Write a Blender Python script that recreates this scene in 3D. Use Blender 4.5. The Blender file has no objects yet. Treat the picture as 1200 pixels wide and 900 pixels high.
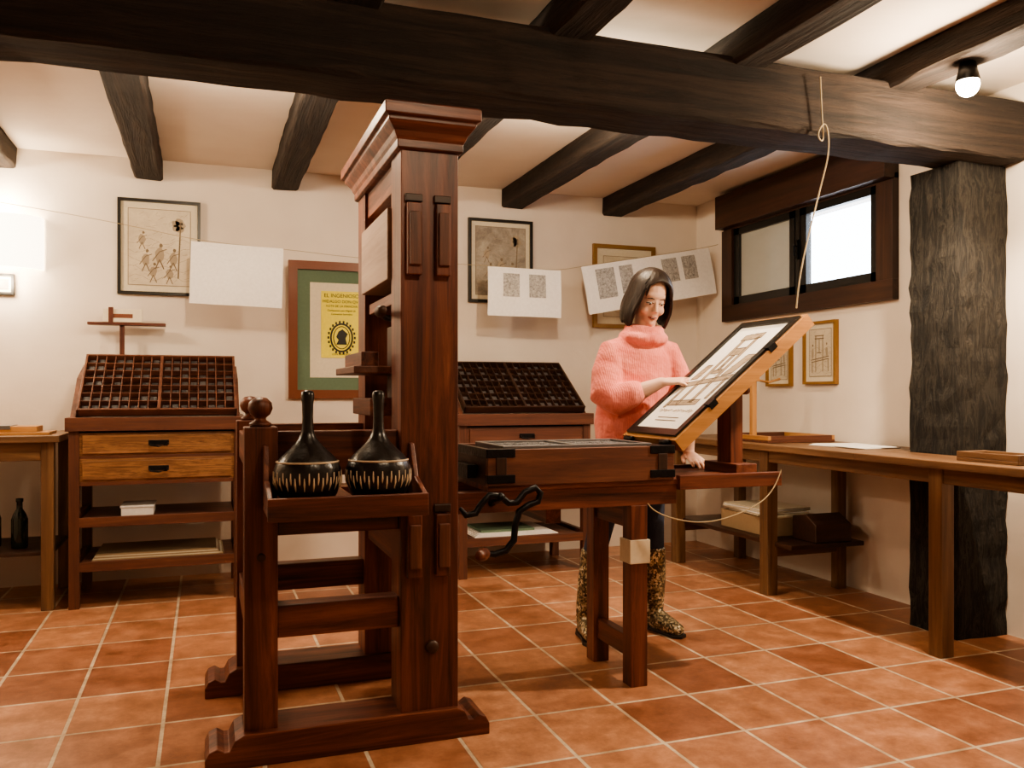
import bpy, bmesh, math, random
from mathutils import Vector, Matrix
random.seed(7)
scene = bpy.context.scene
R = math.radians

# ------------------------------------------------------------------ materials
def new_mat(name):
    m = bpy.data.materials.new(name); m.use_nodes = True
    nt = m.node_tree; b = nt.nodes['Principled BSDF']
    return m, nt, b
def plain(name, col, rough=.5, metal=0., emit=None, es=0., bump=0., bscale=60., spec=None):
    m, nt, b = new_mat(name)
    b.inputs['Base Color'].default_value = (*col, 1); b.inputs['Roughness'].default_value = rough
    b.inputs['Metallic'].default_value = metal
    if spec is not None: b.inputs['Specular IOR Level'].default_value = spec
    if emit: 
        b.inputs['Emission Color'].default_value = (*emit, 1); b.inputs['Emission Strength'].default_value = es
    tc = nt.nodes.new('ShaderNodeTexCoord'); n = nt.nodes.new('ShaderNodeTexNoise')
    n.inputs['Scale'].default_value = bscale; n.inputs['Detail'].default_value = 4
    nt.links.new(tc.outputs['Object'], n.inputs['Vector'])
    mx = nt.nodes.new('ShaderNodeMix'); mx.data_type = 'RGBA'
    mx.inputs[6].default_value = (*[c*.88 for c in col], 1); mx.inputs[7].default_value = (*[min(1, c*1.08) for c in col], 1)
    nt.links.new(n.outputs['Fac'], mx.inputs[0]); nt.links.new(mx.outputs[2], b.inputs['Base Color'])
    if bump:
        bp = nt.nodes.new('ShaderNodeBump'); bp.inputs['Strength'].default_value = bump; bp.inputs['Distance'].default_value = .01
        nt.links.new(n.outputs['Fac'], bp.inputs['Height']); nt.links.new(bp.outputs[0], b.inputs['Normal'])
    return m
def ramp(nt, stops):
    r = nt.nodes.new('ShaderNodeValToRGB'); e = r.color_ramp.elements
    while len(e) < len(stops): e.new(.5)
    for el, (p, c) in zip(e, stops):
        el.position = p; el.color = (*c, 1)
    return r
def wood1(name, stops, axis, scale=14, stretch=.06, rough=.4, bump=.3, dist=.004):
    m, nt, b = new_mat(name)
    tc = nt.nodes.new('ShaderNodeTexCoord'); mp = nt.nodes.new('ShaderNodeMapping')
    s = [1, 1, 1]; s['xyz'.index(axis)] = stretch; mp.inputs['Scale'].default_value = s
    n = nt.nodes.new('ShaderNodeTexNoise'); n.inputs['Scale'].default_value = scale; n.inputs['Detail'].default_value = 8
    n.inputs['Roughness'].default_value = .7; n.inputs['Distortion'].default_value = .6
    nt.links.new(tc.outputs['Object'], mp.inputs['Vector']); nt.links.new(mp.outputs[0], n.inputs['Vector'])
    r = ramp(nt, stops); nt.links.new(n.outputs['Fac'], r.inputs[0]); nt.links.new(r.outputs[0], b.inputs['Base Color'])
    b.inputs['Roughness'].default_value = rough
    bp = nt.nodes.new('ShaderNodeBump'); bp.inputs['Strength'].default_value = bump; bp.inputs['Distance'].default_value = dist
    nt.links.new(n.outputs['Fac'], bp.inputs['Height']); nt.links.new(bp.outputs[0], b.inputs['Normal'])
    return m
def wood(name, stops, **k):
    return tuple(wood1(name+'_'+a, stops, a, **k) for a in 'xyz')

W_RED = wood('wood_mahogany', [(.34, (.030, .010, .007)), (.48, (.105, .030, .018)), (.57, (.16, .050, .028)), (.70, (.25, .090, .048))], scale=22, rough=.42)
W_CASE = wood('wood_case', [(.3, (.05, .018, .012)), (.52, (.125, .046, .028)), (.75, (.23, .095, .055))], scale=18, rough=.48)
W_DARK = wood('wood_dark', [(.3, (.016, .007, .004)), (.55, (.045, .018, .010)), (.8, (.09, .038, .02))], scale=16, rough=.45)
W_OAK = wood('wood_oak', [(.34, (.10, .042, .018)), (.44, (.31, .155, .072)), (.50, (.14, .062, .028)), (.58, (.36, .185, .088)), (.66, (.22, .10, .045)), (.76, (.42, .235, .12))], scale=30, rough=.45)
W_TABLE = wood('wood_table', [(.3, (.065, .032, .018)), (.52, (.165, .088, .045)), (.75, (.30, .175, .095))], scale=16, rough=.42)
W_GOLD = wood('wood_golden', [(.3, (.27, .13, .05)), (.55, (.44, .22, .08)), (.8, (.56, .31, .13))], scale=14, rough=.38)
W_PALE = wood('wood_pale', [(.3, (.22, .15, .12)), (.55, (.33, .24, .19)), (.8, (.42, .33, .27))], scale=14, rough=.6)
W_BEAM = wood('wood_beam', [(.30, (.005, .0035, .003)), (.47, (.018, .011, .008)), (.60, (.042, .025, .017)), (.72, (.015, .009, .007)), (.85, (.075, .048, .033))], scale=17, stretch=.06, rough=.85, bump=1.0, dist=.045)
W_POST = wood('wood_post', [(.36, (.005, .0045, .004)), (.46, (.018, .015, .012)), (.52, (.050, .042, .033)), (.58, (.010, .008, .006)), (.68, (.035, .029, .022)), (.80, (.075, .062, .048))], scale=26, stretch=.18, rough=.88, bump=1.0, dist=.08)
M_IRON = plain('iron_black', (.02, .02, .022), .4, .8, bump=.2)
M_STEEL = plain('steel_grey', (.25, .25, .26), .35, .8)
M_LEAD = plain('lead_type', (.16, .16, .17), .45, .6, bump=.6, bscale=250)
M_LEATHER = plain('leather_black', (.012, .010, .010), .3, bump=.25, bscale=40)
M_STUD = plain('stud_ivory', (.62, .50, .36), .4)
M_PAPER = plain('paper_white', (.92, .90, .87), .7)
M_CREAM = plain('paper_cream', (.68, .61, .47), .7)
M_YEL = plain('paper_yellow', (.84, .72, .08), .6)
M_GREEN = plain('mat_green', (.12, .18, .12), .8)
M_INK = plain('ink_brown', (.12, .08, .05), .7)
M_WASH = plain('ink_wash_tan', (.40, .31, .22), .7)
M_BLACK = plain('black_paint', (.012, .011, .010), .35)
M_GILT = plain('frame_gilt', (.30, .16, .05), .4, .3)
M_FRED = plain('frame_redwood', (.17, .055, .028), .35)
M_STRING = plain('string_hemp', (.42, .34, .22), .9)
M_CARD = plain('cardboard', (.34, .24, .14), .8)
M_GLASSD = plain('bottle_glass', (.01, .013, .008), .08)
M_SKIN = plain('skin', (.76, .48, .37), .55, bscale=15)
M_LIP = plain('lips', (.50, .17, .14), .45)
M_HAIR = wood1('hair_brown', [(.3, (.008, .005, .004)), (.6, (.026, .015, .011)), (.85, (.06, .033, .022))], 'z', scale=90, stretch=.08, rough=.42, bump=.6)
M_EYEW = plain('eye_white', (.75, .72, .68), .3)
M_EYED = plain('eye_iris', (.03, .015, .008), .2)
M_JEANS = plain('denim', (.025, .035, .065), .85, bump=.3, bscale=200)
M_BULB = plain('bulb_glow', (1, .9, .7), .4, emit=(1, .80, .52), es=260)
M_SHADE = plain('lamp_shade_lit', (.9, .85, .75), .7, emit=(1, .84, .62), es=5.5)
M_MOUTH = plain('teeth', (.6, .55, .5), .4)

def mat_knit():
    m, nt, b = new_mat('sweater_knit')
    tc = nt.nodes.new('ShaderNodeTexCoord')
    n = nt.nodes.new('ShaderNodeTexNoise'); n.inputs['Scale'].default_value = 11; n.inputs['Detail'].default_value = 3
    w = nt.nodes.new('ShaderNodeTexWave'); w.inputs['Scale'].default_value = 38; w.inputs['Distortion'].default_value = 2.5
    w.bands_direction = 'X'
    for q in (n, w): nt.links.new(tc.outputs['Object'], q.inputs['Vector'])
    r = ramp(nt, [(.3, (.72, .18, .15)), (.7, (.88, .30, .25))]); nt.links.new(n.outputs['Fac'], r.inputs[0])
    nt.links.new(r.outputs[0], b.inputs['Base Color']); b.inputs['Roughness'].default_value = .95
    b.inputs['Sheen Weight'].default_value = .15
    ad = nt.nodes.new('ShaderNodeMath'); ad.operation = 'ADD'
    mu = nt.nodes.new('ShaderNodeMath'); mu.operation = 'MULTIPLY'; mu.inputs[1].default_value = 7
    m2 = nt.nodes.new('ShaderNodeMath'); m2.operation = 'MULTIPLY'; m2.inputs[1].default_value = .22
    nt.links.new(w.outputs['Fac'], m2.inputs[0])
    nt.links.new(n.outputs['Fac'], mu.inputs[0]); nt.links.new(mu.outputs[0], ad.inputs[0]); nt.links.new(m2.outputs[0], ad.inputs[1])
    bp = nt.nodes.new('ShaderNodeBump'); bp.inputs['Strength'].default_value = .5; bp.inputs['Distance'].default_value = .008
    nt.links.new(ad.outputs[0], bp.inputs['Height']); nt.links.new(bp.outputs[0], b.inputs['Normal'])
    return m
M_KNIT = mat_knit()
def mat_sequin():
    m, nt, b = new_mat('boot_gold_sequin')
    tc = nt.nodes.new('ShaderNodeTexCoord')
    n = nt.nodes.new('ShaderNodeTexVoronoi'); n.inputs['Scale'].default_value = 120
    n2 = nt.nodes.new('ShaderNodeTexNoise'); n2.inputs['Scale'].default_value = 22
    nt.links.new(tc.outputs['Object'], n.inputs['Vector']); nt.links.new(tc.outputs['Object'], n2.inputs['Vector'])
    s = nt.nodes.new('ShaderNodeSeparateColor'); nt.links.new(n.outputs['Color'], s.inputs[0])
    mu = nt.nodes.new('ShaderNodeMath'); mu.operation = 'MULTIPLY'; nt.links.new(s.outputs[0], mu.inputs[0]); nt.links.new(n2.outputs['Fac'], mu.inputs[1])
    r = ramp(nt, [(.0, (.04, .03, .02)), (.2, (.13, .10, .06)), (.36, (.38, .30, .17)), (.55, (.82, .74, .55))])
    nt.links.new(mu.outputs[0], r.inputs[0]); nt.links.new(r.outputs[0], b.inputs['Base Color'])
    b.inputs['Metallic'].default_value = .4; b.inputs['Roughness'].default_value = .4
    return m
M_SEQ = mat_sequin()
def mat_etch(name, base, ink, sc=9, lo=.47, hi=.60):
    m, nt, b = new_mat(name)
    tc = nt.nodes.new('ShaderNodeTexCoord')
    n = nt.nodes.new('ShaderNodeTexNoise'); n.inputs['Scale'].default_value = sc; n.inputs['Detail'].default_value = 10; n.inputs['Roughness'].default_value = .8
    n.inputs['Distortion'].default_value = .4
    nt.links.new(tc.outputs['Object'], n.inputs['Vector'])
    r = ramp(nt, [(lo, ink), (hi, base)]); nt.links.new(n.outputs['Fac'], r.inputs[0])
    nt.links.new(r.outputs[0], b.inputs['Base Color']); b.inputs['Roughness'].default_value = .45
    return m
M_TEXT = mat_etch('printed_text', (.62, .60, .56), (.22, .21, .20), sc=60, lo=.40, hi=.62)
M_PLATE = mat_etch('print_ground', (.66, .58, .44), (.50, .43, .32), sc=7, lo=.35, hi=.65)
M_PLATED = mat_etch('print_ground_dark', (.42, .37, .30), (.20, .17, .14), sc=6, lo=.40, hi=.62)
M_SEPIA = plain('ink_sepia', (.20, .15, .10), .7)
M_SEPIAM = plain('ink_sepia_mid', (.36, .29, .21), .7)
def mat_wall():
    m, nt, b = new_mat('plaster_wall')
    tc = nt.nodes.new('ShaderNodeTexCoord')
    n = nt.nodes.new('ShaderNodeTexNoise'); n.inputs['Scale'].default_value = 2.2; n.inputs['Detail'].default_value = 8
    nt.links.new(tc.outputs['Object'], n.inputs['Vector'])
    r = ramp(nt, [(.3, (.69, .605, .525)), (.7, (.775, .695, .61))]); nt.links.new(n.outputs['Fac'], r.inputs[0])
    nt.links.new(r.outputs[0], b.inputs['Base Color']); b.inputs['Roughness'].default_value = .9
    bp = nt.nodes.new('ShaderNodeBump'); bp.inputs['Strength'].default_value = .35; bp.inputs['Distance'].default_value = .03
    nt.links.new(n.outputs['Fac'], bp.inputs['Height']); nt.links.new(bp.outputs[0], b.inputs['Normal'])
    return m
M_WALL = mat_wall()
def mat_floor():
    m, nt, b = new_mat('terracotta_tiles')
    tc = nt.nodes.new('ShaderNodeTexCoord'); mp = nt.nodes.new('ShaderNodeMapping')
    mp.inputs['Location'].default_value = (.133+3.03, 3.0, 0)
    br = nt.nodes.new('ShaderNodeTexBrick'); br.offset = 0; br.squash = 1
    br.inputs['Scale'].default_value = 1; br.inputs['Brick Width'].default_value = .303; br.inputs['Row Height'].default_value = .36
    br.inputs['Mortar Size'].default_value = .007; br.inputs['Mortar Smooth'].default_value = .2; br.inputs['Bias'].default_value = 0
    br.inputs['Color1'].default_value = (.25, .095, .050, 1); br.inputs['Color2'].default_value = (.46, .22, .12, 1)
    br.inputs['Mortar'].default_value = (.55, .44, .32, 1)
    nt.links.new(tc.outputs['Object'], mp.inputs['Vector']); nt.links.new(mp.outputs[0], br.inputs['Vector'])
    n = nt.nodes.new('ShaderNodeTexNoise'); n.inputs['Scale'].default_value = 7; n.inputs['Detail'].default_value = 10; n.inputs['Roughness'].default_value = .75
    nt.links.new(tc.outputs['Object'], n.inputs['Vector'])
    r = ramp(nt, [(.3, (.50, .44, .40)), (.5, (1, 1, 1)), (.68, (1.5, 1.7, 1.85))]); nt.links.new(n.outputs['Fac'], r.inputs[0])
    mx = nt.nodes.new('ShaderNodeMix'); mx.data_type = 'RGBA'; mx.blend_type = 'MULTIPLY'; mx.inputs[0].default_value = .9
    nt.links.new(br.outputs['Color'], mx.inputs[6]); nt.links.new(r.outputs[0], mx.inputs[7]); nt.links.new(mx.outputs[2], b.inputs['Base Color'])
    rr = nt.nodes.new('ShaderNodeMapRange'); rr.inputs[3].default_value = .24; rr.inputs[4].default_value = .50
    nt.links.new(n.outputs['Fac'], rr.inputs[0]); nt.links.new(rr.outputs[0], b.inputs['Roughness'])
    sb = nt.nodes.new('ShaderNodeMath'); sb.operation = 'SUBTRACT'
    mu = nt.nodes.new('ShaderNodeMath'); mu.operation = 'MULTIPLY'; mu.inputs[1].default_value = .5
    nt.links.new(n.outputs['Fac'], mu.inputs[0]); nt.links.new(mu.outputs[0], sb.inputs[0]); nt.links.new(br.outputs['Fac'], sb.inputs[1])
    bp = nt.nodes.new('ShaderNodeBump'); bp.inputs['Strength'].default_value = .6; bp.inputs['Distance'].default_value = .005
    nt.links.new(sb.outputs[0], bp.inputs['Height']); nt.links.new(bp.outputs[0], b.inputs['Normal'])
    return m
M_FLOOR = mat_floor()
def mat_glass(name, col, alpha, rough):
    m, nt, b = new_mat(name)
    out = nt.nodes['Material Output']
    t = nt.nodes.new('ShaderNodeBsdfTransparent'); t.inputs[0].default_value = (*col, 1)
    b.inputs['Base Color'].default_value = (*col, 1); b.inputs['Roughness'].default_value = rough
    n = nt.nodes.new('ShaderNodeTexNoise'); n.inputs['Scale'].default_value = 9; n.inputs['Detail'].default_value = 6
    rr = nt.nodes.new('ShaderNodeMapRange'); rr.inputs[3].default_value = alpha-.06; rr.inputs[4].default_value = alpha+.06
    nt.links.new(n.outputs['Fac'], rr.inputs[0])
    mx = nt.nodes.new('ShaderNodeMixShader'); nt.links.new(rr.outputs[0], mx.inputs[0])
    nt.links.new(t.outputs[0], mx.inputs[1]); nt.links.new(b.outputs[0], mx.inputs[2]); nt.links.new(mx.outputs[0], out.inputs[0])
    return m
M_GLASS = mat_glass('window_glass', (.95, .97, 1), .08, .05)
M_GLASSDUST = mat_glass('window_glass_dusty', (.46, .46, .42), .88, .5)

# ------------------------------------------------------------------ mesh builder
class B:
    def __init__(s): s.bm = bmesh.new(); s.mats = []; s.M = Matrix.Identity(4)
    def mi(s, m):
        if m not in s.mats: s.mats.append(m)
        return s.mats.index(m)
    def v(s, p): return s.bm.verts.new(s.M @ Vector(p))
    def face(s, vs, mi, sm=False):
        try:
            f = s.bm.faces.new(vs); f.material_index = mi; f.smooth = sm
            return f
        except ValueError: return None
    def box(s, x0, x1, y0, y1, z0, z1, mat):
        if isinstance(mat, tuple):
            L = [abs(x1-x0), abs(y1-y0), abs(z1-z0)]; mat = mat[L.index(max(L))]
        mi = s.mi(mat)
        v = [s.v((x, y, z)) for x in (x0, x1) for y in (y0, y1) for z in (z0, z1)]
        for q in ((0, 1, 3, 2), (4, 6, 7, 5), (0, 4, 5, 1), (2, 3, 7, 6), (0, 2, 6, 4), (1, 5, 7, 3)):
            s.face([v[i] for i in q], mi)
    def prism(s, pts, axis, a0, a1, mat):
        mi = s.mi(mat)
        def P(p, a):
            return {'x': (a, p[0], p[1]), 'y': (p[0], a, p[1]), 'z': (p[0], p[1], a)}[axis]
        A = [s.v(P(p, a0)) for p in pts]; C = [s.v(P(p, a1)) for p in pts]; n = len(pts)
        s.face(A, mi); s.face(C[::-1], mi)
        for i in range(n): s.face([A[i], C[i], C[(i+1) % n], A[(i+1) % n]], mi)
    def loft(s, rects, mat):   # rects: (x0,x1,y0,y1,z)
        mi = s.mi(mat); rows = [[s.v((a, c, z)), s.v((b, c, z)), s.v((b, d, z)), s.v((a, d, z))] for a, b, c, d, z in rects]
        s.face(rows[0][::-1], mi); s.face(rows[-1], mi)
        for p, q in zip(rows, rows[1:]):
            for i in range(4): s.face([p[i], p[(i+1) % 4], q[(i+1) % 4], q[i]], mi)
    def tube(s, pts, rad, mat, seg=12, ref=(1, 0, 0), cap=.5):
        mi = s.mi(mat); pts = [Vector(p) for p in pts]
        if not isinstance(rad, (list,)): rad = [rad]*len(pts)
        rad = [r if isinstance(r, tuple) else (r, r) for r in rad]
        rings = []; n = len(pts); ref = Vector(ref)
        for i, p in enumerate(pts):
            t = (pts[min(i+1, n-1)]-pts[max(i-1, 0)]).normalized()
            a = ref - t*ref.dot(t)
            if a.length < .15:
                a = Vector((0, 1, 0)) - t*t.y
                if a.length < .15: a = Vector((0, 0, 1)) - t*t.z
            a.normalize(); b = t.cross(a)
            rings.append((p, t, a, b, rad[i]))
        def ring(p, a, b, ra, rb): return [s.v(p+a*ra*math.cos(2*math.pi*k/seg)+b*rb*math.sin(2*math.pi*k/seg)) for k in range(seg)]
        R_ = []
        p, t, a, b, (ra, rb) = rings[0]; m = min(ra, rb)*cap
        tip0 = s.v(p-t*m); 
        if cap: R_.append(ring(p-t*m*.7, a, b, ra*.7, rb*.7))
        for p, t, a, b, (ra, rb) in rings: R_.append(ring(p, a, b, ra, rb))
        p, t, a, b, (ra, rb) = rings[-1]; m = min(ra, rb)*cap
        if cap: R_.append(ring(p+t*m*.7, a, b, ra*.7, rb*.7))
        tip1 = s.v(p+t*m)
        for A, C in zip(R_, R_[1:]):
            for k in range(seg): s.face([A[k], A[(k+1) % seg], C[(k+1) % seg], C[k]], mi, True)
        for k in range(seg):
            s.face([tip0, R_[0][(k+1) % seg], R_[0][k]], mi, True); s.face([tip1, R_[-1][k], R_[-1][(k+1) % seg]], mi, True)
    def lathe(s, prof, c, mat, seg=32, axis=(0, 0, 1)):
        mi = s.mi(mat); q = Vector((0, 0, 1)).rotation_difference(Vector(axis)); c = Vector(c); rows = []
        for r, z in prof:
            if r < 1e-5: rows.append([s.v(c+q@Vector((0, 0, z)))])
            else: rows.append([s.v(c+q@Vector((r*math.cos(2*math.pi*k/seg), r*math.sin(2*math.pi*k/seg), z))) for k in range(seg)])
        for A, C in zip(rows, rows[1:]):
            for k in range(seg):
                k2 = (k+1) % seg
                if len(A) == 1 and len(C) == 1: continue
                if len(A) == 1: s.face([A[0], C[k2], C[k]], mi, True)
                elif len(C) == 1: s.face([A[k], A[k2], C[0]], mi, True)
                else: s.face([A[k], A[k2], C[k2], C[k]], mi, True)
    def ell(s, c, r, mat, seg=20, rot=None):
        rows = 12; mi = s.mi(mat); c = Vector(c); rr = rot or Matrix.Identity(3)
        prev = None
        for i in range(rows+1):
            th = math.pi*i/rows
            if i in (0, rows): cur = [s.v(c+rr@Vector((0, 0, r[2]*math.cos(th))))]
            else: cur = [s.v(c+rr@Vector((r[0]*math.sin(th)*math.cos(2*math.pi*k/seg), r[1]*math.sin(th)*math.sin(2*math.pi*k/seg), r[2]*math.cos(th)))) for k in range(seg)]
            if prev:
                for k in range(seg):
                    k2 = (k+1) % seg
                    if len(prev) == 1: s.face([prev[0], cur[k], cur[k2]], mi, True)
                    elif len(cur) == 1: s.face([prev[k2], prev[k], cur[0]], mi, True)
                    else: s.face([prev[k2], prev[k], cur[k], cur[k2]], mi, True)
            prev = cur
    def finish(s, name, parent=None, bevel=0, remesh=0, smooth_it=0, keep_origin=False, solid=0):
        bmesh.ops.recalc_face_normals(s.bm, faces=s.bm.faces[:])
        if keep_origin: c = Vector((0, 0, 0))
        else:
            xs = [v.co for v in s.bm.verts]
            c = Vector(((min(p.x for p in xs)+max(p.x for p in xs))/2, (min(p.y for p in xs)+max(p.y for p in xs))/2, min(p.z for p in xs)))
            for v in s.bm.verts: v.co -= c
        me = bpy.data.meshes.new(name); s.bm.to_mesh(me); s.bm.free()
        for m in s.mats: me.materials.append(m)
        o = bpy.data.objects.new(name, me); scene.collection.objects.link(o); o.location = c
        if remesh:
            md = o.modifiers.new('remesh', 'REMESH'); md.mode = 'VOXEL'; md.voxel_size = remesh; md.use_smooth_shade = True
            if smooth_it:
                md = o.modifiers.new('smooth', 'SMOOTH'); md.factor = .6; md.iterations = smooth_it
        if solid:
            md = o.modifiers.new('solid', 'SOLIDIFY'); md.thickness = solid
        if bevel:
            md = o.modifiers.new('bevel', 'BEVEL'); md.width = bevel; md.segments = 2; md.limit_method = 'ANGLE'; md.angle_limit = R(50)
            md.harden_normals = False
        if parent: 
            o.parent = parent; o.location = c - parent.location
        return o
def empty(name, loc=(0, 0, 0)):
    e = bpy.data.objects.new(name, None); e.location = loc; e.empty_display_size = .1; scene.collection.objects.link(e); return e
def text(body, size, loc, rot, mat, parent, name, align='CENTER'):
    c = bpy.data.curves.new(name, 'FONT'); c.body = body; c.size = size; c.align_x = align; c.extrude = .0005
    c.materials.append(mat); o = bpy.data.objects.new(name, c); scene.collection.objects.link(o)
    o.parent = parent; o.location = Vector(loc)-parent.location; o.rotation_euler = rot
    return o

# ------------------------------------------------------------------ room
XL, XR, YF, YB, ZC = -2.1, 3.5, -1.6, 5.6, 2.53
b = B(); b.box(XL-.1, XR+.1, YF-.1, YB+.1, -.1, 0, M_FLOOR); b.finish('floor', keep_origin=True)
b = B(); b.box(XL-.1, XR+.1, YF-.1, YB+.1, ZC, ZC+.1, M_WALL); b.finish('ceiling', keep_origin=True)
b = B(); b.box(XL-.1, XR+.1, YB, YB+.12, 0, ZC, M_WALL); b.finish('wall_back', keep_origin=True)
b = B(); b.box(XL-.1, XR+.1, YF-.12, YF, 0, ZC, M_WALL); b.finish('wall_front', keep_origin=True)
b = B(); b.box(XL-.12, XL, YF, YB, 0, ZC, M_WALL); b.finish('wall_left', keep_origin=True)
WY0, WY1, WZ0, WZ1 = 3.68, 5.12, 1.72, 2.28
b = B(); w = M_WALL; T = XR+.3
b.box(XR, T, YF, WY0, 0, ZC, w); b.box(XR, T, WY1, YB, 0, ZC, w); b.box(XR, T, WY0, WY1, 0, WZ0, w); b.box(XR, T, WY0, WY1, WZ1, ZC, w)
b.finish('wall_right', keep_origin=True)

# window with shutter box
b = B(); f = W_DARK
b.box(3.455, 3.54, 3.60, 5.20, 1.62, 1.73, f); b.box(3.47, 3.54, 3.60, 5.20, 2.26, 2.30, f)
b.box(3.455, 3.54, 3.60, 3.72, 1.73, 2.26, f); b.box(3.455, 3.54, 5.08, 5.20, 1.73, 2.26, f)
b.box(3.40, 3.50, 3.60, 5.20, 2.27, 2.50, f)
for (a, c) in ((3.72, 4.38), (4.42, 5.08)):
    b.box(3.475, 3.515, a, a+.06, 1.73, 2.26, M_BLACK); b.box(3.475, 3.515, c-.06, c, 1.73, 2.26, M_BLACK)
    b.box(3.475, 3.515, a, c, 1.73, 1.785, M_BLACK); b.box(3.475, 3.515, a, c, 2.215, 2.26, M_BLACK)
b.box(3.475, 3.53, 4.37, 4.43, 1.73, 2.26, M_BLACK)
b.box(3.46, 3.475, 4.385, 4.40, 1.95, 2.07, M_IRON); b.tube([(3.465, 4.39, 2.03), (3.44, 4.39, 2.03), (3.44, 4.39, 1.97)], .006, M_IRON)
b.box(3.495, 3.499, 3.77, 4.33, 1.78, 2.22, M_GLASS); b.box(3.495, 3.499, 4.47, 5.03, 1.78, 2.22, M_GLASSDUST)
b.finish('window_1', keep_origin=True, bevel=.004)

# main beam, post, joists
def rough_beam(name, x0, x1, y0, y1, z0, z1, axis, jit=.006, W=None, step=.12):
    W = W or W_BEAM
    L = {'x': x1-x0, 'y': y1-y0, 'z': z1-z0}[axis]; n = max(2, int(L/step)); bb = B(); mi = bb.mi(W['xyz'.index(axis)]); rows = []
    for i in range(n+1):
        t = i/n; j = lambda: random.uniform(-jit, jit)
        c = .012
        if axis == 'x':
            X = x0+(x1-x0)*t; q = [(y0+c, z0), (y1-c, z0), (y1, z0+c), (y1, z1-c), (y1-c, z1), (y0+c, z1), (y0, z1-c), (y0, z0+c)]
            rows.append([bb.v((X, p[0]+j(), p[1]+(j() if p[1] < (z0+z1)/2 else 0))) for p in q])
        elif axis == 'y':
            Y = y0+(y1-y0)*t; q = [(x0+c, z0), (x1-c, z0), (x1, z0+c), (x1, z1), (x1, z1), (x0, z1), (x0, z1), (x0, z0+c)]
            rows.append([bb.v((p[0]+j(), Y, p[1]+(j() if p[1] < (z0+z1)/2 else 0))) for p in q])
        else:
            Z = z0+(z1-z0)*t; q = []
            m_ = 4
            for e in range(m_): q.append((x0+(x1-x0)*e/m_, y0))
            for e in range(m_): q.append((x1, y0+(y1-y0)*e/m_))
            for e in range(m_): q.append((x1-(x1-x0)*e/m_, y1))
            for e in range(m_): q.append((x0, y1-(y1-y0)*e/m_))
            rows.append([bb.v((p[0]+(j() if p[0] < x1-.02 else 0), p[1]+j(), Z)) for p in q])
    K = len(rows[0])
    for A, C in zip(rows, rows[1:]):
        for k in range(K): bb.face([A[k], A[(k+1) % K], C[(k+1) % K], C[k]], mi)
    bb.face(rows[0], mi); bb.face(rows[-1][::-1], mi)
    return bb.finish(name)
rough_beam('ceiling_main_beam', XL+.01, 3.49, 2.84, 3.10, 2.17, 2.435, 'x')
rough_beam('wooden_post', 3.20, 3.49, 2.94, 3.22, 0, 2.165, 'z', .007, W_POST, .06)
for x in (-1.87, -1.10, -.32, .48, 1.25, 2.02, 2.79):
    rough_beam('ceiling_joist', x-.08, x+.08, YF+.01, YB-.01, 2.405, 2.528, 'y', .004)

# ------------------------------------------------------------------ printing press
press = empty('wooden_printing_press', (.6, 3.07, 0))
b = B()
foot = [(0, 0), (0, .035), (.012, .058), (.035, .068), (.055, .055), (.07, .055), (.085, .085), (.11, .098)]
foot = foot + [(.88-x, z) for x, z in foot[::-1]]
for y0 in (2.68, 3.33):
    b.prism(foot, 'y', y0-.02, y0+.18-.02, W_RED[0])
    b.box(.588, .778, y0, y0+.15, .095, 1.935, W_RED)          # cheek
    b.box(.112, .21, y0+.01, y0+.11, .095, 1.015, W_RED)       # short post
    b.box(.21, .588, y0+.03, y0+.10, .365, .465, W_RED)        # stretcher
    b.box(.21, .588, y0+.04, y0+.09, .86, 1.0, W_RED)          # upper rail
    b.box(.21, .588, y0+.03, y0+.10, .68, .76, W_RED)
    b.lathe([(0, 0), (.032, 0), (.034, .010), (.018, .020), (.016, .026), (.030, .038), (.037, .055), (.034, .074), (.020, .088), (0, .092)], (.161, y0+.06, 1.015), W_RED[2], 24)
# cross pieces between cheeks
b.box(.60, .77, 2.83, 3.33, .55, .68, W_RED)
b.box(.12, .20, 2.79, 3.34, .36, .45, W_RED)
b.box(.12, .20, 2.79, 3.34, .88, .98, W_RED)
b.box(.575, .79, 2.83, 3.33, 1.50, 1.74, W_PALE)
b.box(.60, .77, 2.83, 3.33, 1.80, 1.90, W_RED)
# cap moulding
c0, c1, d0, d1 = .588, .778, 2.68, 3.48
b.loft([(c0-g, c1+g, d0-g, d1+g, z) for g, z in ((.004, 1.895), (.014, 1.90), (.014, 1.925), (.020, 1.935), (.026, 1.95), (.044, 1.972), (.048, 1.978), (.048, 1.988), (.062, 1.993), (.062, 2.028), (.055, 2.034))], W_RED[0])
# wedges and through tenons on front and rear cheeks
for (yy, sg) in ((2.68, -1), (3.48, 1)):
    for zc, h in ((1.61, .23), (.63, .20)):
        for xx in (.628, .722):
            ya, yb = sorted((yy, yy+sg*.028)); b.box(xx-.024, xx+.024, ya, yb, zc-h/2, zc+h/2, W_RED)
            ya, yb = sorted((yy, yy+sg*.04)); b.box(xx-.018, xx+.018, ya, yb, zc-h/2+.03, zc+h/2-.03, W_CASE)
            ya, yb = sorted((yy, yy+sg*.016)); b.box(xx-.028, xx+.028, ya, yb, zc+h/2+.005, zc+h/2+.03, W_DARK)
    b.lathe([(0, 0), (.022, 0), (.022, .008), (.014, .014), (0, .014)], (.69, yy, .30), W_DARK[0], 20, axis=(0, sg, 0))
    b.lathe([(0, 0), (.014, 0), (.012, .006), (0, .006)], (.161, yy+(.01 if sg < 0 else -.03), .62), W_DARK[0], 16, axis=(0, sg, 0))
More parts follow.
